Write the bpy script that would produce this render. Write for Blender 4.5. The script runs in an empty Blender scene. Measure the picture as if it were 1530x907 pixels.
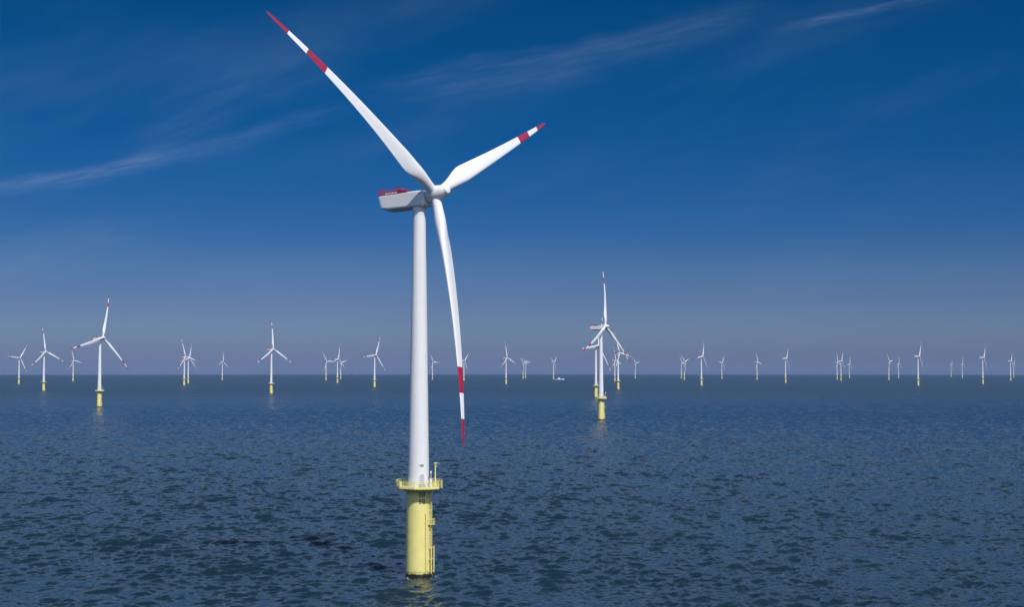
import bpy, bmesh, math, random
import numpy as np
from mathutils import Matrix, Vector

random.seed(7)
C = bpy.context.scene.collection
SC = bpy.context.scene
R = math.radians

# ------------------------------------------------------------------ camera
CAM_H = 49.0
F_PX = 2040.0                      # focal length in photograph pixels (1530 wide)
PITCH = math.atan(98.8 / F_PX)
EARTH = 7.43e6                     # earth radius with normal refraction

cam_d = bpy.data.cameras.new('camera')
cam_d.sensor_fit = 'HORIZONTAL'
cam_d.sensor_width = 36.0
cam_d.lens = 36.0 * F_PX / 1530.0
cam_d.clip_start = 1.0
cam_d.clip_end = 120000.0
cam = bpy.data.objects.new('camera', cam_d)
C.objects.link(cam)
cam.location = (0, 0, CAM_H)
cam.rotation_euler = (math.pi / 2 + PITCH, 0, 0)
SC.camera = cam

# ------------------------------------------------------------------ sun, sky, exposure
SUN_EL = 48.0
SUN_AZ = 152.0                     # compass style, clockwise from +Y (the view direction)
sun_d = bpy.data.lights.new('sun', 'SUN')
sun_d.energy = 4.5
sun_d.angle = R(0.53)
sun_d.color = (1.0, 0.965, 0.91)
sun = bpy.data.objects.new('sun', sun_d)
C.objects.link(sun)
sdir = Vector((math.sin(R(SUN_AZ)) * math.cos(R(SUN_EL)), math.cos(R(SUN_AZ)) * math.cos(R(SUN_EL)), math.sin(R(SUN_EL))))
sun.rotation_euler = sdir.to_track_quat('Z', 'Y').to_euler()

SC.view_settings.view_transform = 'Standard'
SC.view_settings.look = 'None'
SC.view_settings.exposure = 0.0
SC.view_settings.gamma = 1.0
SC.view_settings.use_curve_mapping = False
SC.cycles.volume_bounces = 0
SC.cycles.max_bounces = 6
SC.cycles.glossy_bounces = 2
SC.cycles.use_denoising = True

W = bpy.data.worlds.new('World')
SC.world = W
W.use_nodes = True


class NT:
    """small helper for building node trees"""
    def __init__(self, tree):
        self.t = tree
        self.t.nodes.clear()

    def n(self, kind, **kw):
        nd = self.t.nodes.new(kind)
        ins = kw.pop('ins', {})
        for k, v in kw.items():
            setattr(nd, k, v)
        for k, v in ins.items():
            self.put(nd.inputs[k], v)
        return nd

    def put(self, sock, v):
        if isinstance(v, bpy.types.NodeSocket):
            self.t.links.new(v, sock)
        elif isinstance(v, bpy.types.Node):
            self.t.links.new(v.outputs[0], sock)
        else:
            sock.default_value = v

    def m(self, op, a, b=None, c=None, clamp=False):
        nd = self.t.nodes.new('ShaderNodeMath')
        nd.operation = op
        nd.use_clamp = clamp
        for i, v in enumerate((a, b, c)):
            if v is not None:
                self.put(nd.inputs[i], v)
        return nd.outputs[0]

    def mix(self, fac, a, b, blend='MIX'):
        nd = self.t.nodes.new('ShaderNodeMix')
        nd.data_type = 'RGBA'
        nd.blend_type = blend
        nd.clamp_factor = True
        self.put(nd.inputs[0], fac)
        self.put(nd.inputs[6], a)
        self.put(nd.inputs[7], b)
        return nd.outputs[2]

    def rng(self, v, a, b, c=0.0, d=1.0, smooth=True):
        nd = self.t.nodes.new('ShaderNodeMapRange')
        nd.interpolation_type = 'SMOOTHSTEP' if smooth else 'LINEAR'
        self.put(nd.inputs[0], v)
        for i, x in enumerate((a, b, c, d)):
            self.put(nd.inputs[i + 1], x)
        return nd.outputs[0]

    def ramp(self, fac, stops, interp='LINEAR'):
        nd = self.t.nodes.new('ShaderNodeValToRGB')
        nd.color_ramp.interpolation = interp
        el = nd.color_ramp.elements
        while len(el) < len(stops):
            el.new(0.5)
        for e, (p, c) in zip(el, stops):
            e.position = p
            e.color = tuple(c) + (1.0,) if len(c) == 3 else c
        self.put(nd.inputs[0], fac)
        return nd.outputs[0]


def build_sky():
    k = NT(W.node_tree)
    sky = k.n('ShaderNodeTexSky', sky_type='NISHITA', sun_disc=False)
    sky.sun_elevation = R(SUN_EL)
    sky.sun_rotation = R(SUN_AZ)
    sky.altitude = 50.0
    sky.air_density = 1.0
    sky.dust_density = 0.6
    sky.ozone_density = 2.0
    tc = k.n('ShaderNodeTexCoord')
    sep = k.n('ShaderNodeSeparateXYZ', ins={0: tc.outputs['Generated']})
    x, y, z = sep.outputs
    # Nishita tinted by elevation: polarised deep blue low down, added bright band above view
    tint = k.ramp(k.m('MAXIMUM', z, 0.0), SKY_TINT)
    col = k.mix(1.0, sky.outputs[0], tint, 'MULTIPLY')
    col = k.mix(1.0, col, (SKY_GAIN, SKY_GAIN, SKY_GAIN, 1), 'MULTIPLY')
    # thin cirrus streaks, laid out by direction in the sky (azimuth, elevation tangents)
    ys = k.m('MAXIMUM', y, 0.05)
    u = k.m('DIVIDE', x, ys)
    v = k.m('DIVIDE', z, ys)
    front = k.rng(y, 0.3, 0.7)
    total = None
    for i, (u0, v0, u1, v1, wid, up, amp, sc) in enumerate(STREAKS):
        L = math.hypot(u1 - u0, v1 - v0)
        dx, dy = (u1 - u0) / L, (v1 - v0) / L
        du, dv = k.m('SUBTRACT', u, u0), k.m('SUBTRACT', v, v0)
        al = k.m('ADD', k.m('MULTIPLY', du, dx), k.m('MULTIPLY', dv, dy))
        ac = k.m('SUBTRACT', k.m('MULTIPLY', dv, dx), k.m('MULTIPLY', du, dy))
        vec = k.n('ShaderNodeCombineXYZ', ins={0: k.m('MULTIPLY', al, sc), 1: k.m('MULTIPLY', ac, sc * 9.0), 2: i * 7.3})
        ns = k.n('ShaderNodeTexNoise', ins={'Vector': vec.outputs[0], 'Scale': 1.0, 'Detail': 6.0, 'Roughness': 0.52, 'Distortion': 0.4})
        slow = k.n('ShaderNodeTexNoise', ins={'Vector': k.n('ShaderNodeCombineXYZ', ins={0: k.m('MULTIPLY', al, 14.0), 1: i * 3.1}).outputs[0], 'Scale': 1.0, 'Detail': 2.0})
        ac2 = k.m('ADD', ac, k.m('MULTIPLY', k.m('SUBTRACT', slow.outputs[0], 0.5), wid * 1.2))
        edge_up = k.rng(ac2, wid * up, 0.0)          # crisp side
        edge_dn = k.rng(ac2, -wid, 0.0)              # feathered side
        ends = k.m('MULTIPLY', k.rng(al, 0.0, L * 0.3), k.rng(al, L, L * 0.65))
        msk = k.m('MULTIPLY', k.m('MULTIPLY', edge_up, edge_dn), ends)
        nn = k.rng(ns.outputs[0], 0.28, 0.75, 0.25, 1.0)
        s = k.m('MULTIPLY', k.m('MULTIPLY', msk, nn), amp)
        total = s if total is None else k.m('ADD', total, s)
    # faint general veil
    vv = k.n('ShaderNodeCombineXYZ', ins={0: k.m('MULTIPLY', u, 3.0), 1: k.m('MULTIPLY', k.m('SUBTRACT', v, k.m('MULTIPLY', u, 0.3)), 11.0), 2: 2.0})
    veil = k.n('ShaderNodeTexNoise', ins={'Vector': vv.outputs[0], 'Scale': 1.0, 'Detail': 5.0, 'Roughness': 0.55})
    total = k.m('ADD', total, k.rng(veil.outputs[0], 0.45, 0.8, 0.0, 0.10))
    total = k.m('MULTIPLY', total, front, clamp=True)
    col = k.mix(total, col, CLOUD_COL)
    bg = k.n('ShaderNodeBackground', ins={'Color': col, 'Strength': SKY_STRENGTH})
    out = k.n('ShaderNodeOutputWorld')
    k.t.links.new(bg.outputs[0], out.inputs['Surface'])


def sd(px, py):
    """tangent direction (u, v) in the sky for a point of the photograph"""
    return ((px - 765) / F_PX, (552.3 - py) / F_PX)


SKY_STRENGTH = 0.15
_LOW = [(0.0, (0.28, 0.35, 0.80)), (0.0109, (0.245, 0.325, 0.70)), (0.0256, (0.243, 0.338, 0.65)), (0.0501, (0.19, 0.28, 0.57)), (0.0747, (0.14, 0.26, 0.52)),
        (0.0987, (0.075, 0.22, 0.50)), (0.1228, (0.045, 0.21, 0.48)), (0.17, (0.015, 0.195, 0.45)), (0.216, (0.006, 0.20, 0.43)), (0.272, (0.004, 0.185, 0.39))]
SKY_GAIN = 2.2                     # added brightness for unseen sky above the view, lightens sea and fill
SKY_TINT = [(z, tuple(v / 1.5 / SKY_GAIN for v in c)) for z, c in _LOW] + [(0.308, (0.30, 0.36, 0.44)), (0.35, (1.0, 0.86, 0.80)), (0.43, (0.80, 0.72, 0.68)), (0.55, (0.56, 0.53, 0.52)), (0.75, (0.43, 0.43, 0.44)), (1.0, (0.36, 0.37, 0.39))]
CLOUD_COL = (1.5, 2.1, 3.4, 1.0)
STREAKS = []
for (x0, y0, x1, y1, wpx, up, amp, sc) in (
        (-110, 292, 330, 218, 26, 0.5, 0.31, 34.0),
        (120, 252, 560, 150, 26, 0.6, 0.12, 28.0),
        (480, 146, 1240, -8, 42, 0.6, 0.13, 26.0),
        (1130, 43, 1470, -26, 13, 0.6, 0.19, 40.0),
        (600, 150, 930, 92, 26, 0.8, 0.09, 28.0),
        (150, 215, 560, 60, 60, 1.0, 0.09, 18.0),
        (-150, 420, 300, 340, 60, 1.0, 0.12, 16.0)):
    STREAKS.append(sd(x0, y0) + sd(x1, y1) + (wpx / F_PX, up, amp, sc))
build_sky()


# ------------------------------------------------------------------ materials
def material(name):
    m = bpy.data.materials.new(name)
    m.use_nodes = True
    return m, NT(m.node_tree)


def finish(k, **ins):
    bs = k.n('ShaderNodeBsdfPrincipled')
    for kk, v in ins.items():
        k.put(bs.inputs[kk.replace('_', ' ')], v)
    out = k.n('ShaderNodeOutputMaterial')
    k.t.links.new(bs.outputs[0], out.inputs['Surface'])
    return bs


def paint(name, col, rough=0.42, var=0.05, streak=0.0, dirt=(0.25, 0.22, 0.17), marine=False):
    m, k = material(name)
    tc = k.n('ShaderNodeTexCoord')
    ns = k.n('ShaderNodeTexNoise', ins={'Vector': tc.outputs['Object'], 'Scale': 0.35, 'Detail': 6.0, 'Roughness': 0.6})
    a = tuple(c * (1 - var) for c in col) + (1,)
    b = tuple(min(1, c * (1 + var)) for c in col) + (1,)
    c = k.mix(k.rng(ns.outputs[0], 0.3, 0.7), a, b)
    if streak:
        mp = k.n('ShaderNodeMapping', ins={'Vector': tc.outputs['Object'], 'Scale': (2.2, 2.2, 0.10)})
        st = k.n('ShaderNodeTexNoise', ins={'Vector': mp.outputs[0], 'Scale': 1.0, 'Detail': 5.0, 'Roughness': 0.65})
        c = k.mix(k.rng(st.outputs[0], 0.52, 0.8, 0.0, streak), c, dirt + (1,))
    if marine:
        z = k.n('ShaderNodeSeparateXYZ', ins={0: tc.outputs['Object']}).outputs[2]
        n2 = k.n('ShaderNodeTexNoise', ins={'Vector': tc.outputs['Object'], 'Scale': 1.3, 'Detail': 4.0})
        zz = k.m('ADD', z, k.m('MULTIPLY', k.m('SUBTRACT', n2.outputs[0], 0.5), 0.9))
        c = k.mix(k.rng(zz, 2.2, 1.0, 0.0, 0.5), c, (0.30, 0.29, 0.09, 1))
        c = k.mix(k.rng(zz, 1.05, 0.75), c, (0.012, 0.014, 0.008, 1))
    finish(k, Base_Color=c, Roughness=rough)
    return m


M = {}
M['white'] = paint('white_paint', (0.67, 0.672, 0.675), 0.40, 0.02, 0.10)
M['blade'] = paint('blade_gelcoat', (0.67, 0.672, 0.675), 0.38, 0.02, 0.0)
M['nacelle'] = paint('nacelle_paint', (0.68, 0.685, 0.69), 0.45, 0.02, 0.05)
M['yellow'] = paint('yellow_paint', (0.69, 0.62, 0.215), 0.5, 0.06, 0.40, (0.50, 0.36, 0.13), marine=True)
M['yellow_steel'] = paint('yellow_steel', (0.69, 0.625, 0.225), 0.5, 0.05, 0.1, (0.5, 0.4, 0.2))
M['red'] = paint('red_paint', (0.29, 0.009, 0.040), 0.5, 0.06)
M['grey'] = paint('grey_steel', (0.32, 0.33, 0.35), 0.5, 0.05)
M['dark'] = paint('dark_seal', (0.03, 0.032, 0.036), 0.6, 0.1)
M['door'] = paint('door_paint', (0.42, 0.42, 0.47), 0.5, 0.04)
M['ink'] = paint('black_marking', (0.03, 0.03, 0.035), 0.5, 0.1)
M['hull'] = paint('hull_blue', (0.10, 0.16, 0.26), 0.4, 0.05)


def sea_material():
    m, k = material('sea_water')
    geo = k.n('ShaderNodeNewGeometry')
    pos = geo.outputs['Position']
    # distance along the surface fades the finest ripples out where a pixel covers many of them
    sep = k.n('ShaderNodeSeparateXYZ', ins={0: pos})
    r = k.m('SQRT', k.m('ADD', k.m('MULTIPLY', sep.outputs[0], sep.outputs[0]), k.m('MULTIPLY', sep.outputs[1], sep.outputs[1])))
    rot = k.n('ShaderNodeMapping', ins={'Vector': pos, 'Rotation': (0, 0, R(-35)), 'Scale': (1.0, 0.55, 1.0)})
    n1 = k.n('ShaderNodeTexNoise', ins={'Vector': rot.outputs[0], 'Scale': 0.55, 'Detail': 5.0, 'Roughness': 0.62, 'Distortion': 0.3})
    n2 = k.n('ShaderNodeTexNoise', ins={'Vector': rot.outputs[0], 'Scale': 0.09, 'Detail': 3.0, 'Roughness': 0.55})
    h = k.m('ADD', k.m('MULTIPLY', n1.outputs[0], 0.26), k.m('MULTIPLY', n2.outputs[0], k.rng(r, 400.0, 2500.0, 0.0, 4.0)))
    bump = k.n('ShaderNodeBump', ins={'Height': h, 'Strength': 1.0, 'Distance': 1.0})
    # patches of wind-ruffled and smoother water, tens to hundreds of metres wide
    big = k.n('ShaderNodeTexNoise', ins={'Vector': pos, 'Scale': 0.006, 'Detail': 4.0, 'Roughness': 0.6})
    c = k.mix(k.rng(big.outputs[0], 0.3, 0.7), SEA_A, SEA_B)
    ro = k.m('ADD', k.rng(big.outputs[0], 0.3, 0.7, 0.05, 0.09), k.rng(r, 600.0, 3500.0, 0.0, 0.28))
    # wash around the near pile
    dx = k.m('SUBTRACT', sep.outputs[0], -22.18)
    dy = k.m('SUBTRACT', sep.outputs[1], 325.9)
    d = k.m('SQRT', k.m('ADD', k.m('MULTIPLY', dx, dx), k.m('MULTIPLY', dy, dy)))
    nf = k.n('ShaderNodeTexNoise', ins={'Vector': pos, 'Scale': 1.6, 'Detail': 5.0, 'Roughness': 0.7})
    f = k.m('MULTIPLY', k.rng(d, 5.2, 2.9), k.rng(nf.outputs[0], 0.47, 0.62))
    f = k.m('MULTIPLY', f, 0.55)
    c = k.mix(f, c, (0.55, 0.60, 0.62, 1))
    ro = k.m('ADD', ro, k.m('MULTIPLY', f, 0.5))
    finish(k, Base_Color=c, Roughness=ro, IOR=1.333, Normal=bump.outputs[0])
    return m


SEA_A = (0.004, 0.015, 0.024, 1)
SEA_B = (0.005, 0.018, 0.028, 1)
M['sea'] = sea_material()

M['foam'] = paint('foam', (0.75, 0.78, 0.8), 0.8, 0.05)


# ------------------------------------------------------------------ helpers
def tag(o, label=None, cat=None, group=None, kind=None):
    if label:
        o['label'] = label
    if cat:
        o['category'] = cat
    if group:
        o['group'] = group
    if kind:
        o['kind'] = kind


class MB:
    """collects shapes that become ONE mesh"""
    def __init__(self):
        self.v, self.f, self.mi, self.sm = [], [], [], []

    def add(self, verts, faces, mi=0, smooth=False):
        b = len(self.v)
        self.v += [tuple(p) for p in verts]
        for f in faces:
            self.f.append(tuple(i + b for i in f))
            self.mi.append(mi)
            self.sm.append(smooth)

    def loft(self, rings, mi=0, smooth=True, cap=True, mis=None):
        n = len(rings[0])
        verts = [p for r_ in rings for p in r_]
        b = len(self.v)
        self.v += [tuple(p) for p in verts]
        for i in range(len(rings) - 1):
            for j in range(n):
                j2 = (j + 1) % n
                self.f.append((b + i * n + j, b + i * n + j2, b + (i + 1) * n + j2, b + (i + 1) * n + j))
                self.mi.append(mis[i] if mis else mi)
                self.sm.append(smooth)
        if cap:
            c = len(self.v)
            self.v += [tuple(p) for p in rings[0]] + [tuple(p) for p in rings[-1]]
            self.f.append(tuple(c + j for j in reversed(range(n))))
            self.f.append(tuple(c + n + j for j in range(n)))
            self.mi += [mis[0] if mis else mi, mis[-1] if mis else mi]
            self.sm += [False, False]

    def revolve(self, prof, n=48, mi=0, smooth=True, M4=None, cap=True, mis=None):
        rings = []
        for (r_, z) in prof:
            ring = [Vector((r_ * math.cos(2 * math.pi * j / n), r_ * math.sin(2 * math.pi * j / n), z)) for j in range(n)]
            if M4:
                ring = [M4 @ p for p in ring]
            rings.append(ring)
        self.loft(rings, mi, smooth, cap, mis)

    def tube(self, pts, r_, n=8, mi=0):
        pts = [Vector(p) for p in pts]
        rings = []
        for i, p in enumerate(pts):
            d = (pts[min(i + 1, len(pts) - 1)] - pts[max(i - 1, 0)]).normalized()
            ref = Vector((0, 0, 1)) if abs(d.z) < 0.9 else Vector((1, 0, 0))
            a = d.cross(ref).normalized()
            b = a.cross(d)
            rings.append([p + r_ * (math.cos(-2 * math.pi * j / n) * a + math.sin(-2 * math.pi * j / n) * b) for j in range(n)])
        self.loft(rings, mi, n > 6, True)

    def box(self, lo, hi, mi=0, M4=None):
        x0, y0, z0 = lo
        x1, y1, z1 = hi
        v = [(x0, y0, z0), (x1, y0, z0), (x1, y1, z0), (x0, y1, z0), (x0, y0, z1), (x1, y0, z1), (x1, y1, z1), (x0, y1, z1)]
        if M4:
            v = [tuple(M4 @ Vector(p)) for p in v]
        self.add(v, [(0, 3, 2, 1), (4, 5, 6, 7), (0, 1, 5, 4), (1, 2, 6, 5), (2, 3, 7, 6), (3, 0, 4, 7)], mi)

    def build(self, name, mats, parent=None, M4=None, bevel=0.0):
        me = bpy.data.meshes.new(name)
        me.from_pydata(self.v, [], self.f)
        for m in (mats if isinstance(mats, (list, tuple)) else [mats]):
            me.materials.append(m)
        me.polygons.foreach_set('material_index', self.mi)
        me.polygons.foreach_set('use_smooth', self.sm)
        bm = bmesh.new()
        bm.from_mesh(me)
        bmesh.ops.recalc_face_normals(bm, faces=bm.faces)
        if bevel:
            bmesh.ops.bevel(bm, geom=[e for e in bm.edges if e.is_manifold and e.calc_face_angle(0) > 0.5], offset=bevel, segments=3, affect='EDGES', profile=0.5)
        bm.to_mesh(me)
        bm.free()
        if M4:
            me.transform(M4)
        me.update()
        o = bpy.data.objects.new(name, me)
        C.objects.link(o)
        if parent:
            o.parent = parent
        return o


def empty(name, loc, rz=0.0):
    o = bpy.data.objects.new(name, None)
    C.objects.link(o)
    o.location = loc
    o.rotation_euler = (0, 0, rz)
    o.empty_display_size = 5
    return o


def drop(x, y):
    return -(x * x + y * y) / (2 * EARTH)


# ------------------------------------------------------------------ the sea
def make_sea():
    rs = [150.0]
    while rs[-1] < 3000:
        r_ = rs[-1]
        rs.append(r_ + (0.42 if r_ < 420 else 0.42 * (r_ / 420) ** 1.35))
    while rs[-1] < 33000:
        rs.append(rs[-1] * 1.02)
    rs = np.array(rs)
    th = np.linspace(-R(25), R(25), 1200)
    TH, RR = np.meshgrid(th, rs)
    X = RR * np.sin(TH)
    Y = RR * np.cos(TH)
    Z = -(RR ** 2) / (2 * EARTH)
    rng = np.random.default_rng(5)
    dr = np.gradient(rs)[:, None]
    dt = (th[1] - th[0]) * rs[:, None]
    fade = np.clip((R(25) - np.abs(TH)) / R(1.5), 0, 1) * np.clip((RR - 155) / 30, 0, 1)
    wind = R(120)               # waves run away to the left
    hmap = np.zeros_like(X)
    dX = np.zeros_like(X)
    dY = np.zeros_like(X)
    for i in range(110):
        lam = 1.4 * (11.0 / 1.4) ** (rng.random() ** 1.1)
        ang = wind + rng.normal(0, 0.5)
        kk = 2 * math.pi / lam
        kx, ky = kk * math.cos(ang), kk * math.sin(ang)
        amp = WAVE_SLOPE / kk * (0.6 + 0.8 * rng.random())
        # drop components the mesh cannot carry
        k_r = np.abs(kx * np.sin(TH) + ky * np.cos(TH)) * dr
        k_t = np.abs(kx * np.cos(TH) - ky * np.sin(TH)) * dt
        ok = np.clip((2.2 - np.maximum(k_r, k_t)) / 0.9, 0, 1)
        ph = kx * X + ky * Y + rng.random() * 6.283
        sg = 1.0 if ky > 0 else -1.0
        ok2 = np.clip((2.2 - 2 * np.maximum(k_r, k_t)) / 0.9, 0, 1)
        # the faces towards the weather side stand steeper than the lee
        hmap += amp * (ok * np.sin(ph) + sg * 0.42 * ok2 * np.sin(2 * ph))
        dX += amp * ok * math.cos(ang) * np.cos(ph)
        dY += amp * ok * math.sin(ang) * np.cos(ph)
    # gusts: groups of higher and lower waves
    g = np.zeros_like(X)
    for i in range(14):
        lam = 25.0 * (140.0 / 25.0) ** rng.random()
        ang = rng.random() * 6.283
        g += np.cos(2 * math.pi / lam * (X * math.cos(ang) + Y * math.sin(ang)) + rng.random() * 6.283)
    g = np.clip(1.0 + 0.045 * g, 0.5, 1.6)
    Z = Z + hmap * fade * g
    X = X + dX * fade * g * 0.8
    Y = Y + dY * fade * g * 0.8
    nr, nt = X.shape
    V = np.stack([X.ravel(), Y.ravel(), Z.ravel()], 1)
    i = np.arange((nr - 1) * (nt - 1))
    a = (i // (nt - 1)) * nt + i % (nt - 1)
    Fq = np.stack([a, a + 1, a + nt + 1, a + nt], 1)[:, ::-1]
    # the rest of the circle, coarse, sharing the same curvature
    rs2 = np.concatenate([[150.0], np.geomspace(160, rs[-1], 120)])
    th2 = np.linspace(R(25), 2 * math.pi - R(25), 90)
    T2, R2 = np.meshgrid(th2, rs2)
    V2 = np.stack([(R2 * np.sin(T2)).ravel(), (R2 * np.cos(T2)).ravel(), (-(R2 ** 2) / (2 * EARTH)).ravel()], 1)
    n2 = len(th2)
    i = np.arange((len(rs2) - 1) * (n2 - 1))
    a = (i // (n2 - 1)) * n2 + i % (n2 - 1)
    F2 = np.stack([a, a + 1, a + n2 + 1, a + n2], 1)[:, ::-1] + len(V)
    # disc under the camera
    th3 = np.linspace(0, 2 * math.pi, 73)[:-1]
    V3 = np.concatenate([[[0, 0, 0]], np.stack([150 * np.sin(th3), 150 * np.cos(th3), np.full(72, -150 ** 2 / (2 * EARTH))], 1)])
    b3 = len(V) + len(V2)
    j = np.arange(72)
    F3 = np.stack([np.full(72, b3), b3 + 1 + (j + 1) % 72, b3 + 1 + j], 1)
    VV = np.concatenate([V, V2, V3]).astype(np.float32)
    me = bpy.data.meshes.new('sea')
    me.vertices.add(len(VV))
    me.vertices.foreach_set('co', VV.ravel())
    loops = np.concatenate([Fq.ravel(), F2.ravel(), F3.ravel()]).astype(np.int32)
    nq = len(Fq) + len(F2)
    starts = np.concatenate([np.arange(nq) * 4, nq * 4 + np.arange(72) * 3]).astype(np.int32)
    me.loops.add(len(loops))
    me.loops.foreach_set('vertex_index', loops)
    me.polygons.add(nq + 72)
    me.polygons.foreach_set('loop_start', starts)
    me.update(calc_edges=True)
    me.polygons.foreach_set('use_smooth', np.ones(nq + 72, dtype=bool))
    me.materials.append(M['sea'])
    o = bpy.data.objects.new('sea', me)
    C.objects.link(o)
    tag(o, kind='structure')


WAVE_SLOPE = 0.037
make_sea()


# ------------------------------------------------------------------ haze
def make_haze():
    m, k = material('sea_haze')
    vol = k.n('ShaderNodeVolumePrincipled', ins={'Color': HAZE_COL, 'Density': HAZE_DENS, 'Anisotropy': 0.0})
    out = k.n('ShaderNodeOutputMaterial')
    k.t.links.new(vol.outputs[0], out.inputs['Volume'])
    b = MB()
    b.box((-34000, -34000, -77), (34000, 34000, HAZE_TOP))
    o = b.build('haze', m)
    tag(o, kind='stuff')


HAZE_COL = (0.27, 0.40, 0.61, 1)
HAZE_DENS = 2.2e-5
HAZE_TOP = 170.0
make_haze()


# ------------------------------------------------------------------ the wind turbine
PSI0 = R(55.385)                   # heading of the rotor axis of the near turbine
FIX = Matrix.Rotation(-PSI0, 4, 'Z')   # platform and fixtures are laid out facing the camera
TAU = R(11.2)                      # shaft tilt of the near turbine, bent back by the wind
TAU_FAR = R(6)
HUB = Vector((0, -4.7, 90.8))
AXIS = Vector((0, -math.cos(TAU), math.sin(TAU)))
UP = Vector((0, math.sin(TAU), math.cos(TAU)))
RT = 60.9


def blade_matrix(phi, tau=None):
    tau = TAU if tau is None else tau
    up = Vector((0, math.sin(tau), math.cos(tau)))
    t = Vector((math.cos(phi), 0, 0)) - math.sin(phi) * up
    d = Vector((math.sin(phi), 0, 0)) + math.cos(phi) * up
    yb = -Vector((0, -math.cos(tau), math.sin(tau)))
    m = Matrix(((t.x, yb.x, d.x, HUB.x), (t.y, yb.y, d.y, HUB.y), (t.z, yb.z, d.z, HUB.z), (0, 0, 0, 1)))
    return m


def interp(x, tab):
    return float(np.interp(x, [a for a, _ in tab], [b for _, b in tab]))


def make_blade_mesh(parent):
    chord = [(1.4, 2.35), (3.2, 2.35), (5, 2.55), (7, 3.1), (9.3, 3.85), (11.5, 4.35), (13, 4.4), (16, 4.15), (20, 3.75), (26, 3.2), (33, 2.65), (42, 2.0), (50, 1.45), (55, 1.1), (58.5, 0.8), (60.2, 0.5), (60.9, 0.12)]
    thick = [(1.4, 1.0), (3.2, 1.0), (5, 0.90), (7, 0.70), (9.3, 0.52), (12, 0.40), (16, 0.33), (22, 0.27), (32, 0.22), (61, 0.17)]
    twist = [(1.4, 9.0), (12, 8.0), (22, 4.5), (35, 2.0), (50, 0.0), (61, -1.0)]
    b0, b1, b2 = 0.697 * RT, 0.797 * RT, 0.895 * RT
    rs = [1.4, 2.2, 3.2, 4, 5, 6, 7, 8.2, 9.3, 10.4, 11.5, 12.3, 13, 14.4, 16, 18, 20, 23, 26, 29, 33, 37, b0, 45, b1, 51.5, b2, 56.5, 58.5, 59.5, 60.2, 60.6, 60.9]
    n = 28
    rings, mis = [], []
    for i, r_ in enumerate(rs):
        c, t, tw = interp(r_, chord), interp(r_, thick), R(interp(r_, twist))
        w = min(1, max(0, (r_ - 3.2) / 8.3))
        w = w * w * (3 - 2 * w)
        ring = []
        for j in range(n):
            a = 2 * math.pi * j / n
            # circle, centred on the pitch axis
            xc, yc = 0.5 * c * math.cos(a), 0.5 * c * math.sin(a)
            # airfoil, leading edge at +x
            s = 0.5 * (1 - math.cos(a))              # 0 at LE, 1 at TE
            yt = 5 * t * (0.2969 * math.sqrt(s) - 0.1260 * s - 0.3516 * s * s + 0.2843 * s ** 3 - 0.1036 * s ** 4)
            cam_ = 0.05 * 4 * s * (1 - s)
            sgn = 1 if math.sin(a) >= 0 else -1
            xa = c * (0.34 - s)
            ya = c * (sgn * yt + cam_ * 0.6)
            x, y = xc * (1 - w) + xa * w, yc * (1 - w) + ya * w
            xr = x * math.cos(tw) + y * math.sin(tw)
            yr = -x * math.sin(tw) + y * math.cos(tw)
            q = r_ / RT
            off = -(6.975 * q - 6.536 * q * q)        # coned into the wind, bent back by it
            ring.append((xr, yr + off, r_))
        rings.append(ring)
        if i < len(rs) - 1:
            mid = 0.5 * (r_ + rs[i + 1])
            mis.append(1 if (b0 < mid < b1 or mid > b2) else 0)
    mb = MB()
    mb.loft(rings, mis=mis)
    o = mb.build('blade', [M['blade'], M['red']], parent)
    return o


def make_blade(parent, phi, mesh=None):
    if mesh is None:
        o = make_blade_mesh(parent)
    else:
        o = bpy.data.objects.new('blade', mesh)
        C.objects.link(o)
        o.parent = parent
    o.matrix_local = blade_matrix(phi)
    return o


DECK = [(-5.45, -0.6), (-4.3, -3.3), (-0.6, -5.55), (3.1, -5.3), (5.0, -3.4), (5.7, -0.4), (5.5, 2.6), (2.6, 5.3), (-2.6, 5.3), (-5.3, 2.6)]
DZ = 21.25


def railing(mb, loop, z, h, step, r_=0.045, mids=2, closed=True, mi=0, bars=0.0, kick=0.0):
    pts = [Vector((x, y, z)) for x, y in loop]
    segs = list(zip(pts, pts[1:] + pts[:1])) if closed else list(zip(pts, pts[1:]))
    for a, b in segs:
        L = (b - a).length
        n = max(1, round(L / step))
        for i in range(n + (0 if closed else 1)):
            p = a.lerp(b, i / n)
            mb.tube([p, p + Vector((0, 0, h))], r_, 6, mi)
        for m_ in range(1, mids + 2):
            zz = Vector((0, 0, h * m_ / (mids + 1)))
            mb.tube([a + zz, b + zz], r_ * 0.9, 6, mi)
        if bars:
            nb = max(1, round(L / bars))
            for i in range(nb):
                p = a.lerp(b, (i + 0.5) / nb)
                mb.tube([p, p + Vector((0, 0, h))], r_ * 0.45, 4, mi)
        if kick:
            d = (b - a).normalized()
            nrm = Vector((-d.y, d.x, 0)) * 0.03
            q = [a - nrm, b - nrm, b + nrm, a + nrm]
            up = Vector((0, 0, kick))
            mb.add([tuple(p) for p in q] + [tuple(p + up) for p in q], [(0, 3, 2, 1), (4, 5, 6, 7), (0, 1, 5, 4), (1, 2, 6, 5), (2, 3, 7, 6), (3, 0, 4, 7)], mi)


def on_cyl(x, z, r_):
    """front point (towards the camera) of a vertical cylinder at offset x"""
    return Vector((x, -math.sqrt(max(0.0, r_ * r_ - x * x)), z))


def mark(mb, x0, x1, z0, z1, rad, proud=0.012):
    """a painted stroke that hugs a cylinder, radius rad(z)"""
    n = 5
    v = []
    for zz in (z0, z1):
        for i in range(n):
            v.append(on_cyl(x0 + (x1 - x0) * i / (n - 1), zz, rad(zz) + proud))
    mb.add(v, [(i, i + 1, n + i + 1, n + i) for i in range(n - 1)])


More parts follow.
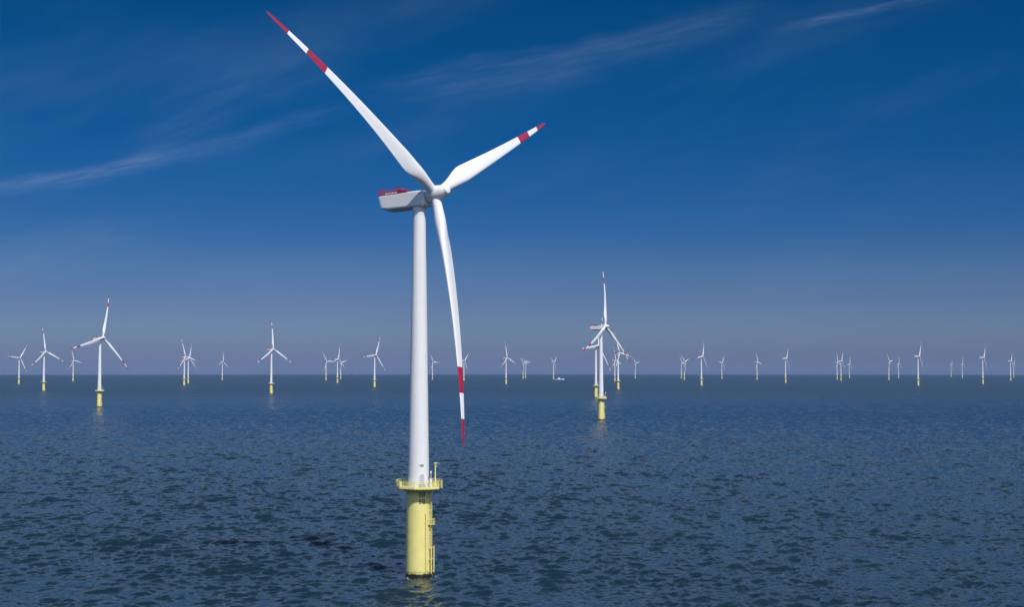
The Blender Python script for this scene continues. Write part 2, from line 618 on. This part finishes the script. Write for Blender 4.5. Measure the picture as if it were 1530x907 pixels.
def tower_r(z):
    return 2.52 + (1.52 - 2.52) * (z - 21.0) / (86.6 - 21.0)


def tp_r(z):
    return float(np.interp(z, [-5, 2.0, 20.9], [3.0, 2.98, 2.82]))


def make_turbine_full(root, phi):
    # --- foundation
    mb = MB()
    mb.revolve([(tp_r(-5), -5), (tp_r(0), 0), (tp_r(1.9), 1.9), (tp_r(11), 11), (tp_r(20.3), 20.3)], 96)
    mb.revolve([(tp_r(1.4) - 0.1, 1.4), (tp_r(1.4) + 0.05, 1.42), (tp_r(1.7) + 0.05, 1.68), (tp_r(1.7) - 0.1, 1.7)], 96, smooth=False)
    mb.revolve([(tp_r(20.2) - 0.1, 20.2), (tp_r(20.2) + 0.14, 20.22), (2.98, DZ - 0.32), (2.7, DZ - 0.315)], 96, smooth=False)
    tp = mb.build('transition_piece', M['yellow'], root, FIX)
    # ladder, rest platform, boat landing and cable pipe on the right flank
    mb = MB()
    la = Vector((math.sin(R(72)), -math.cos(R(72)), 0))
    lt = Vector((la.y, -la.x, 0)) * -1
    for s in (-0.32, 0.32):
        p = la * 3.28 + lt * s
        mb.tube([p + Vector((0, 0, 1.0)), p + Vector((0, 0, DZ - 0.02))], 0.07, 6)
    for i in range(66):
        z = 1.2 + i * 0.295
        mb.tube([la * 3.28 + lt * -0.32 + Vector((0, 0, z)), la * 3.28 + lt * 0.32 + Vector((0, 0, z))], 0.03, 5)
    for z in (3.0, 6.5, 10, 12.4, 15.5, 18.5):
        for s in (-0.32, 0.32):
            mb.tube([la * (tp_r(z) - 0.1) + lt * s + Vector((0, 0, z)), la * 3.28 + lt * s + Vector((0, 0, z))], 0.06, 6)
    mb.build('ladder', M['yellow_steel'], tp, FIX)
    mb = MB()
    z = 12.3
    q = [la * 2.75 + lt * -1.0, la * 3.85 + lt * -0.9, la * 3.85 + lt * 0.9, la * 2.75 + lt * 1.0]
    mb.add([tuple(p + Vector((0, 0, z))) for p in q] + [tuple(p + Vector((0, 0, z + 0.14))) for p in q], [(0, 3, 2, 1), (4, 5, 6, 7), (0, 1, 5, 4), (1, 2, 6, 5), (2, 3, 7, 6), (3, 0, 4, 7)])
    railing(mb, [(p.x, p.y) for p in q], z + 0.14, 1.15, 0.9, 0.06, 1, closed=False, kick=0.18)
    for s in (-0.7, 0.7):
        mb.tube([la * 2.8 + lt * s + Vector((0, 0, z - 1.3)), la * 3.6 + lt * s + Vector((0, 0, z))], 0.07, 6)
    mb.build('rest_platform', M['yellow_steel'], tp, FIX)
    for s in (-0.8, 0.8):
        mb = MB()
        p = la * 3.62 + lt * s
        mb.tube([p + Vector((0, 0, 7.3)), p + Vector((0, 0, 3.0)), p + Vector((0, 0, -4))], 0.14, 10)
        for zz in (1.4, 4.2, 6.9):
            mb.tube([la * 2.7 + lt * s * 0.9 + Vector((0, 0, zz)), p + Vector((0, 0, zz))], 0.10, 8)
        mb.build('boat_fender', M['yellow'], tp, FIX)
    mb = MB()
    ca = R(38)
    cd = Vector((math.sin(ca), -math.cos(ca), 0))
    mb.tube([cd * 3.16 + Vector((0, 0, -4)), cd * 3.16 + Vector((0, 0, 14.5)), cd * 3.0 + Vector((0, 0, 15.2))], 0.13, 8)
    for zz in (2.5, 6.0, 9.5, 13.0):
        mb.tube([cd * 2.8 + Vector((0, 0, zz)), cd * 3.2 + Vector((0, 0, zz))], 0.18, 8)
    mb.build('cable_pipe', M['yellow'], tp, FIX)
    mb = MB()
    for (z0, z1) in ((18.95, 20.05), (17.35, 18.45)):
        for (xa, xb) in ((0.35, 0.85), (1.05, 1.6)):
            w = 0.15
            mark(mb, xa, xa + w, z0, z1, tp_r)
            mark(mb, xb - w, xb, z0, z1, tp_r)
            for zz in (z0, 0.5 * (z0 + z1) - w / 2, z1 - w):
                mark(mb, xa + w, xb - w, zz, zz + w, tp_r)
    mb.build('identification_mark', M['ink'], tp, FIX)

    # --- work platform
    mb = MB()
    n = len(DECK)
    v = [(x, y, DZ - 0.3) for x, y in DECK] + [(x, y, DZ) for x, y in DECK]
    mb.add(v, [tuple(reversed(range(n))), tuple(range(n, 2 * n))] + [(i, (i + 1) % n, n + (i + 1) % n, n + i) for i in range(n)])
    for i in range(n):
        x, y = DECK[i]
        L = math.hypot(x, y)
        mb.tube([(x / L * 2.8, y / L * 2.8, DZ - 1.3), (x * 0.86, y * 0.86, DZ - 0.31)], 0.10, 6)
    wp = mb.build('work_platform', M['yellow_steel'], root, FIX)
    mb = MB()
    inner = [(x * 0.985, y * 0.985) for x, y in DECK]
    railing(mb, inner, DZ, 1.5, 1.1, 0.05, 2, True, bars=0.22, kick=0.2)
    mb.build('railing', M['yellow_steel'], wp, FIX)
    mb = MB()
    x, y = 4.05, -1.6
    mb.revolve([(0.26, DZ), (0.26, DZ + 0.8), (0.14, DZ + 1.0), (0.12, DZ + 5.5)], 12, M4=Matrix.Translation((x, y, 0)))
    mb.tube([(x - 0.25, y, DZ + 5.55), (x + 0.5, y, DZ + 5.6), (x + 1.15, y - 0.15, DZ + 5.5)], 0.15, 8)
    mb.tube([(x, y, DZ + 4.5), (x + 0.75, y - 0.1, DZ + 5.5)], 0.06, 6)
    mb.tube([(x + 1.1, y - 0.15, DZ + 5.5), (x + 1.1, y - 0.15, DZ + 4.9)], 0.03, 5)
    mb.build('davit_crane', M['yellow_steel'], wp, FIX)
    mb = MB()
    mb.box((2.75, -2.2, DZ), (3.35, -1.6, DZ + 1.9))
    mb.tube([(3.05, -1.9, DZ + 1.9), (3.05, -1.9, DZ + 3.3)], 0.07, 6)
    mb.box((2.86, -2.05, DZ + 3.3), (3.24, -1.75, DZ + 3.75))
    mb.build('control_cabinet', M['nacelle'], wp, FIX, 0.03)
    mb = MB()
    mb.box((-5.0, -1.6, DZ), (-3.9, -0.2, DZ + 1.1))
    mb.tube([(-5.1, -0.9, DZ + 0.5), (-5.1, -0.9, DZ + 1.7)], 0.1, 8)
    mb.build('equipment_box', M['yellow_steel'], wp, FIX, 0.04)

    # --- tower
    mb = MB()
    prof = [(2.70, DZ + 0.004), (2.70, DZ + 0.25), (tower_r(21.2), DZ + 0.28)]
    for zz in (43.0, 65.0):
        mb.revolve([(tower_r(zz) - 0.05, zz - 0.09), (tower_r(zz) + 0.02, zz - 0.08), (tower_r(zz) + 0.02, zz + 0.08), (tower_r(zz) - 0.05, zz + 0.09)], 72, smooth=False)
    prof += [(tower_r(86.2), 86.2)]
    mb.revolve(prof[:2], 72)
    mb.revolve([(tower_r(21.1), 21.1), (tower_r(40), 40), (tower_r(63), 63), (tower_r(86.2), 86.2)], 96)
    tw = mb.build('tower', M['white'], root, FIX)
    mb = MB()
    dm = Matrix.Rotation(R(22), 4, 'Z')

    def arch(w, h, y0, y1, z0, mi=0):
        outl = [(-w / 2, z0), (w / 2, z0)] + [(w / 2 * math.cos(a), z0 + h - w / 2 + w / 2 * math.sin(a)) for a in [math.pi * i / 8 for i in range(9)]]
        m_ = len(outl)
        vv = [tuple(dm @ Vector((px, y0, pz))) for px, pz in outl] + [tuple(dm @ Vector((px, y1, pz))) for px, pz in outl]
        return vv, [tuple(range(m_)), tuple(reversed(range(m_, 2 * m_)))] + [(i, (i + 1) % m_, m_ + (i + 1) % m_, m_ + i) for i in range(m_)]
    vv, ff = arch(1.15, 2.35, -2.60, -2.2, DZ + 0.75)
    mb.add(vv, ff, 0)
    dr = mb.build('door', M['door'], tw, FIX)
    mb = MB()
    vv, ff = arch(1.5, 2.6, -2.57, -2.2, DZ + 0.62)
    mb.add(vv, ff, 0)
    mb.build('door_frame', M['nacelle'], tw, FIX)
    mb = MB()
    for i in range(4):
        mb.box((-0.7, -2.62 - 0.28 * (4 - i), DZ + 0.004), (0.7, -2.62 - 0.28 * (3 - i) - 0.004, DZ + 0.18 * (i + 1)), M4=dm)
    mb.build('door_steps', M['grey'], tw, FIX)
    mb = MB()
    mark(mb, 0.20, 0.50, 26.25, 26.4, tower_r)
    for xa in (0.60, 0.98):
        mark(mb, xa, xa + 0.1, 26.0, 26.6, tower_r)
        mark(mb, xa + 0.22, xa + 0.32, 26.0, 26.6, tower_r)
        for zz in (26.0, 26.25, 26.5):
            mark(mb, xa + 0.1, xa + 0.22, zz, zz + 0.1, tower_r)
    mb.build('tower_mark', M['ink'], tw, FIX)
    mb = MB()
    mb.revolve([(1.5, 86.19), (1.58, 86.22), (1.58, 87.0), (1.68, 87.1), (1.68, 87.95)], 48, cap=True, smooth=False)
    mb.build('yaw_bearing', M['nacelle'], tw)

    # --- nacelle
    nm = Matrix.Translation((0, 0, 89.6)) @ Matrix.Rotation(R(-1.5), 4, 'X')
    mb = MB()
    secs = []

    def sec(y, hw, zt, zb, keel, rr=0.35):
        out = []
        pts = [(hw, zb + 0.5), (hw, zt - rr), (hw - 0.1, zt - 0.1), (hw - rr, zt), (-hw + rr, zt), (-hw + 0.1, zt - 0.1), (-hw, zt - rr), (-hw, zb + 0.5),
               (-hw + 0.1, zb + 0.2), (-hw + 0.5, zb), (-0.7, zb - keel), (0.7, zb - keel), (hw - 0.5, zb), (hw - 0.1, zb + 0.2)]
        for (x, z) in pts:
            yy = y
            if y > 10:            # raked rear face
                yy = y - 1.0 * max(0, (zt - z)) / (zt - zb)
            out.append(nm @ Vector((x, yy, z)))
        return out
    mb.loft([sec(-2.75, 1.75, 1.75, -1.35, 0.10), sec(-2.3, 2.0, 2.0, -1.65, 0.15), sec(-0.5, 2.1, 2.1, -1.75, 0.2), sec(4.0, 2.1, 2.08, -1.75, 0.35), sec(8.5, 2.1, 2.0, -1.7, 0.4), sec(10.6, 2.08, 1.93, -1.55, 0.2), sec(11.2, 2.0, 1.88, -1.4, 0.05)], smooth=False)
    na = mb.build('nacelle', M['nacelle'], root)
    mb = MB()
    zt = 2.0
    for (xs) in (-2.08, 2.08):
        loop = [(xs, 11.1), (xs, 5.0)]
        mb2 = MB()
        railing(mb2, loop, zt - 0.06, 1.35, 1.0, 0.065, 1, False, bars=0.5, kick=0.16)
        # sloping front stay panel
        mb2.add([(xs - 0.03, 5.0, zt - 0.05), (xs - 0.03, 5.0, zt + 1.0), (xs - 0.03, 1.9, zt + 0.18), (xs - 0.03, 1.9, zt + 0.03),
                 (xs + 0.03, 5.0, zt - 0.05), (xs + 0.03, 5.0, zt + 1.0), (xs + 0.03, 1.9, zt + 0.18), (xs + 0.03, 1.9, zt + 0.03)],
                [(0, 1, 2, 3), (7, 6, 5, 4), (0, 4, 5, 1), (1, 5, 6, 2), (2, 6, 7, 3), (3, 7, 4, 0)])
        mb.add([tuple(nm @ Vector(p)) for p in mb2.v], mb2.f)
    mb2 = MB()
    railing(mb2, [(-2.08, 11.12), (2.08, 11.12)], zt - 0.1, 1.35, 1.0, 0.065, 1, False, bars=0.5, kick=0.16)
    railing(mb2, [(-2.08, 4.95), (2.08, 4.95)], zt, 1.3, 1.0, 0.065, 1, False, bars=0.5, kick=0.16)
    mb.add([tuple(nm @ Vector(p)) for p in mb2.v], mb2.f)
    mb.build('roof_railing', M['red'], na)
    mb = MB()
    mb2 = MB()
    mb2.tube([(-1.2, 5.6, zt + 0.0), (-1.2, 5.6, zt + 1.7)], 0.07, 6)
    mb2.tube([(-1.7, 5.6, zt + 1.5), (-0.7, 5.6, zt + 1.5)], 0.05, 6)
    for xx in (-1.7, -0.7):
        mb2.revolve([(0.05, zt + 1.5), (0.16, zt + 1.6), (0.16, zt + 1.85), (0.05, zt + 1.9)], 10, M4=Matrix.Translation((xx, 5.6, 0)))
    mb.add([tuple(nm @ Vector(p)) for p in mb2.v], mb2.f)
    mb.build('wind_sensor', M['dark'], na)
    mb = MB()
    mb2 = MB()
    mb2.box((-1.3, 6.8, zt - 0.05), (1.2, 9.6, zt + 0.55))
    mb.add([tuple(nm @ Vector(p)) for p in mb2.v], mb2.f)
    mb.build('roof_hatch', M['white'], na)

    # --- hub
    am = Matrix.Translation(HUB) @ AXIS.to_track_quat('Z', 'Y').to_matrix().to_4x4()
    mb = MB()
    mb.revolve([(1.55, -1.95), (1.62, -1.9), (1.72, -1.5), (1.85, -0.8), (1.92, 0.0), (1.88, 0.8), (1.70, 1.7), (1.45, 2.5), (1.18, 3.2), (1.08, 3.35), (1.04, 3.75), (0.95, 3.95), (0.7, 4.08), (0.3, 4.12)], 40, M4=am)
    for kk in range(3):
        bm_ = blade_matrix(phi + kk * 2 * math.pi / 3)
        offs = -(6.975 * 1.4 / RT)
        mb.revolve([(1.36, 0.3), (1.36, 1.45), (1.30, 1.52)], 32, M4=bm_ @ Matrix.Translation((0, offs, 0)))
    hb = mb.build('hub', M['white'], root)
    mb = MB()
    mb.revolve([(1.5, -2.9), (1.35, -2.6), (1.35, -1.97)], 32, M4=am)
    mb.build('main_shaft_cover', M['dark'], root)
    # hub is turned with the blades on copies: remember the phase it was built at
    b0 = make_blade(root, phi)
    for kk in (1, 2):
        make_blade(root, phi + kk * 2 * math.pi / 3, b0.data)


GROUP = 'offshore wind turbines standing in the sea'
MAIN_PHI = R(-55.30)
main = empty('wind_turbine', (-22.18, 325.9, drop(22.18, 325.9)), PSI0)
tag(main, 'huge nearest white wind turbine with crimson banded blades on tall yellow foundation', 'wind turbine', GROUP)
make_turbine_full(main, MAIN_PHI)
AXM = Matrix.Translation(HUB) @ Matrix.Rotation(0, 4, 'Z')


def copy_turbine(x, y, psi_deg, phi_deg, label, detail):
    """a copy of the near turbine with copies of its parts (and, when near enough to show, of their sub-parts)"""
    c = main.copy()
    C.objects.link(c)
    c.location = (x, y, drop(x, y))
    c.rotation_euler = (0, 0, R(psi_deg))
    c['label'] = label
    phi = R(phi_deg)
    dphi = phi - MAIN_PHI
    level = Matrix.Translation(HUB) @ Matrix.Rotation(TAU - TAU_FAR, 4, 'X') @ Matrix.Translation(-HUB)
    spin = level @ Matrix.Translation(HUB) @ Matrix.Rotation(-dphi, 4, AXIS) @ Matrix.Translation(-HUB)
    ib = 0
    for ch in main.children:
        d = ch.copy()
        C.objects.link(d)
        d.parent = c
        kind = ch.name.split('.')[0]
        if kind == 'blade':
            d.matrix_local = blade_matrix(phi + ib * 2 * math.pi / 3, TAU_FAR)
            ib += 1
        elif kind == 'hub':
            d.matrix_local = spin
        elif kind == 'main_shaft_cover':
            d.matrix_local = level
        if detail:
            for g in ch.children:
                if detail < 2 and g.name.split('.')[0] not in ('roof_railing', 'yaw_bearing', 'railing', 'boat_fender'):
                    continue
                e = g.copy()
                C.objects.link(e)
                e.parent = d
    return c


# x, y, heading, blade phase, detail, label
FARM = [
    (-1697.5, 4706.5, 61, 36, 0, 'small white turbine nearest the left edge of the picture, one blade level to the left'),
    (-1076.4, 3143.0, 61, 114, 1, 'second turbine from the left edge, white, one blade straight up, pale base'),
    (-1890.0, 5886.9, 64, 105, 0, 'tiny pale turbine just under the left blade tip of the big left turbine'),
    (-540.5, 1791.7, 61, 15, 2, 'largest turbine left of the near one, leaning top blade, yellow foundation'),
    (-1026.9, 4282.6, 61, 105, 1, 'front turbine of the overlapping pair at left, its tall top blade leaning left'),
    (-1162.0, 4905.7, 64, 18, 0, 'rear turbine of the overlapping pair at left, its short top blade leaning right'),
    (-1439.5, 6792.5, 64, 9, 0, 'small faint lone turbine between the overlapping pair and the mid-sized one at left'),
    (-487.4, 2767.7, 55, 0, 1, 'mid-sized white turbine left of the near tower, one blade up and two slanting down evenly'),
    (-891.6, 6552.5, 55, 90, 0, 'faint turbine left of a clustered pair, its blade reaching right to its neighbour'),
    (-648.9, 5080.4, 64, 15, 0, 'brighter front turbine of the tight cluster left of the near tower'),
    (-929.4, 7417.4, 55, 78, 0, 'faint turbine half hidden behind the right side of the tight cluster'),
    (-384.5, 3823.4, 55, 24, 1, 'white turbine next left of the near tower, top blade leaning right'),
    (-415.4, 7132.2, 55, 93, 0, 'tiny turbine close along the right edge of the near tower'),
    (-221.5, 6286.0, 55, 42, 0, 'tiny turbine beside the red band of the near turbine\'s hanging blade'),
    (-20.7, 4694.6, 55, 114, 0, 'small bright turbine right of the hanging blade, one blade straight up'),
    (63.7, 7890.9, 55, 72, 0, 'left one of two faint touching turbines midway between hanging blade and vessel'),
    (80.7, 8241.6, 55, 78, 0, 'right one of two faint touching turbines midway between hanging blade and vessel'),
    (212.3, 6997.6, 64, 51, 0, 'small turbine with two raised blades in a V beside the white vessel'),
    (145.7, 2377.4, 55, 24, 2, 'turbine directly behind the big right one, its tower close along that tower\'s left side'),
    (86.1, 1324.5, 61, 6, 2, 'second largest turbine, right of centre, one blade straight up, yellow foundation with platform'),
    (428.6, 5705.7, 55, 114, 0, 'small turbine tucked against the left of the one beneath the big right turbine\'s blade'),
    (263.9, 3402.5, 55, 99, 1, 'turbine standing under the lower right blade of the big right turbine'),
    (742.3, 8241.6, 55, 78, 0, 'tiny faint turbine just right beyond the lower right blade tip of the big right turbine'),
    (998.4, 8062.4, 55, 93, 0, 'dim rear turbine of a touching pair left of the mid-sized right turbine'),
    (855.4, 6792.5, 55, 72, 0, 'clearer front turbine of a touching pair left of the mid-sized right turbine'),
    (583.6, 4214.5, 61, 24, 1, 'bright turbine right of the big right one, short blade level to the left'),
    (1161.4, 7568.8, 55, 36, 0, 'tiny faint turbine just right of the bright one in the right half'),
    (1230.3, 6868.0, 55, 108, 0, 'lone small turbine with one upright blade midway between two brighter turbines at right'),
    (1016.1, 5080.4, 61, 36, 0, 'bright lone turbine at right whose hanging blade trails beside its tower'),
    (1663.5, 6997.6, 55, 114, 0, 'dim left turbine of a close trio at right'),
    (1486.9, 6181.2, 55, 27, 0, 'brightest middle turbine of a close trio at right, blade straight up'),
    (2168.1, 8788.4, 55, 21, 0, 'smallest faint right turbine of a close trio at right'),
    (1844.7, 6694.4, 55, 84, 0, 'left and taller of two narrow turbines left of the bright far right one'),
    (2404.5, 8506.2, 55, 9, 0, 'right and shorter of two narrow turbines left of the bright far right one'),
    (1260.2, 4243.4, 55, 33, 1, 'tallest turbine in the right quarter, pale base with dark collar'),
    (3289.8, 10245.1, 55, 39, 0, 'faintest and shortest turbine on the horizon at far right'),
    (2907.5, 8830.3, 55, 9, 0, 'faint thin turbine just left of the second brightest at far right'),
    (1616.2, 4694.6, 55, 36, 0, 'bright turbine between the faint thin one and the last pair at far right'),
    (2292.0, 6286.0, 55, 33, 0, 'brighter left turbine of the last pair by the right edge'),
    (3239.5, 8830.3, 55, 33, 0, 'dim right turbine of the last pair by the right edge'),
]
for (x, y, ps, ph, det, lab) in FARM:
    copy_turbine(x, y, ps, ph, lab, det)


# ------------------------------------------------------------------ service vessel far out
def make_vessel():
    x, y = 244.0, 7000.0
    root = empty('service_vessel', (x, y, drop(x, y)), R(-8))
    tag(root, 'small white vessel low on the horizon beside a turbine with two raised blades', 'ship')
    mb = MB()
    st = []
    for (xx, hw, zt, zk) in ((-22, 4.6, 3.4, -1.0), (-18, 5.0, 3.4, -1.6), (0, 5.0, 3.6, -1.8), (12, 4.6, 4.6, -1.8), (19, 2.6, 5.6, -1.4), (23.5, 0.25, 6.4, 0.5)):
        st.append([(xx, -hw, zt), (xx, -hw * 0.9, 0.2), (xx, -hw * 0.35, zk), (xx, hw * 0.35, zk), (xx, hw * 0.9, 0.2), (xx, hw, zt)])
    mb.loft(st, smooth=False)
    mb.build('hull', M['white'], root)
    mb = MB()
    mb.box((-10, -4.0, 3.5), (4, 4.0, 6.6))
    mb.box((-8, -3.6, 6.6), (2.5, 3.6, 9.2))
    mb.box((-5, -3.2, 9.2), (1.2, 3.2, 11.6))
    sup = mb.build('superstructure', M['white'], root, None, 0.15)
    mb = MB()
    mb.box((-5.1, -3.26, 10.2), (1.26, 3.26, 11.2))
    mb.build('bridge_window', M['dark'], sup)
    mb = MB()
    mb.tube([(-3.5, 0, 11.6), (-3.5, 0, 16.5)], 0.25, 8)
    mb.tube([(-3.5, -1.6, 14.6), (-3.5, 1.6, 14.6)], 0.15, 6)
    mb.build('mast', M['white'], root)
    mb = MB()
    mb.revolve([(0.9, 9.2), (0.8, 12.6)], 12, M4=Matrix.Translation((-7.0, 1.8, 0)))
    mb.build('funnel', M['hull'], root)


make_vessel()
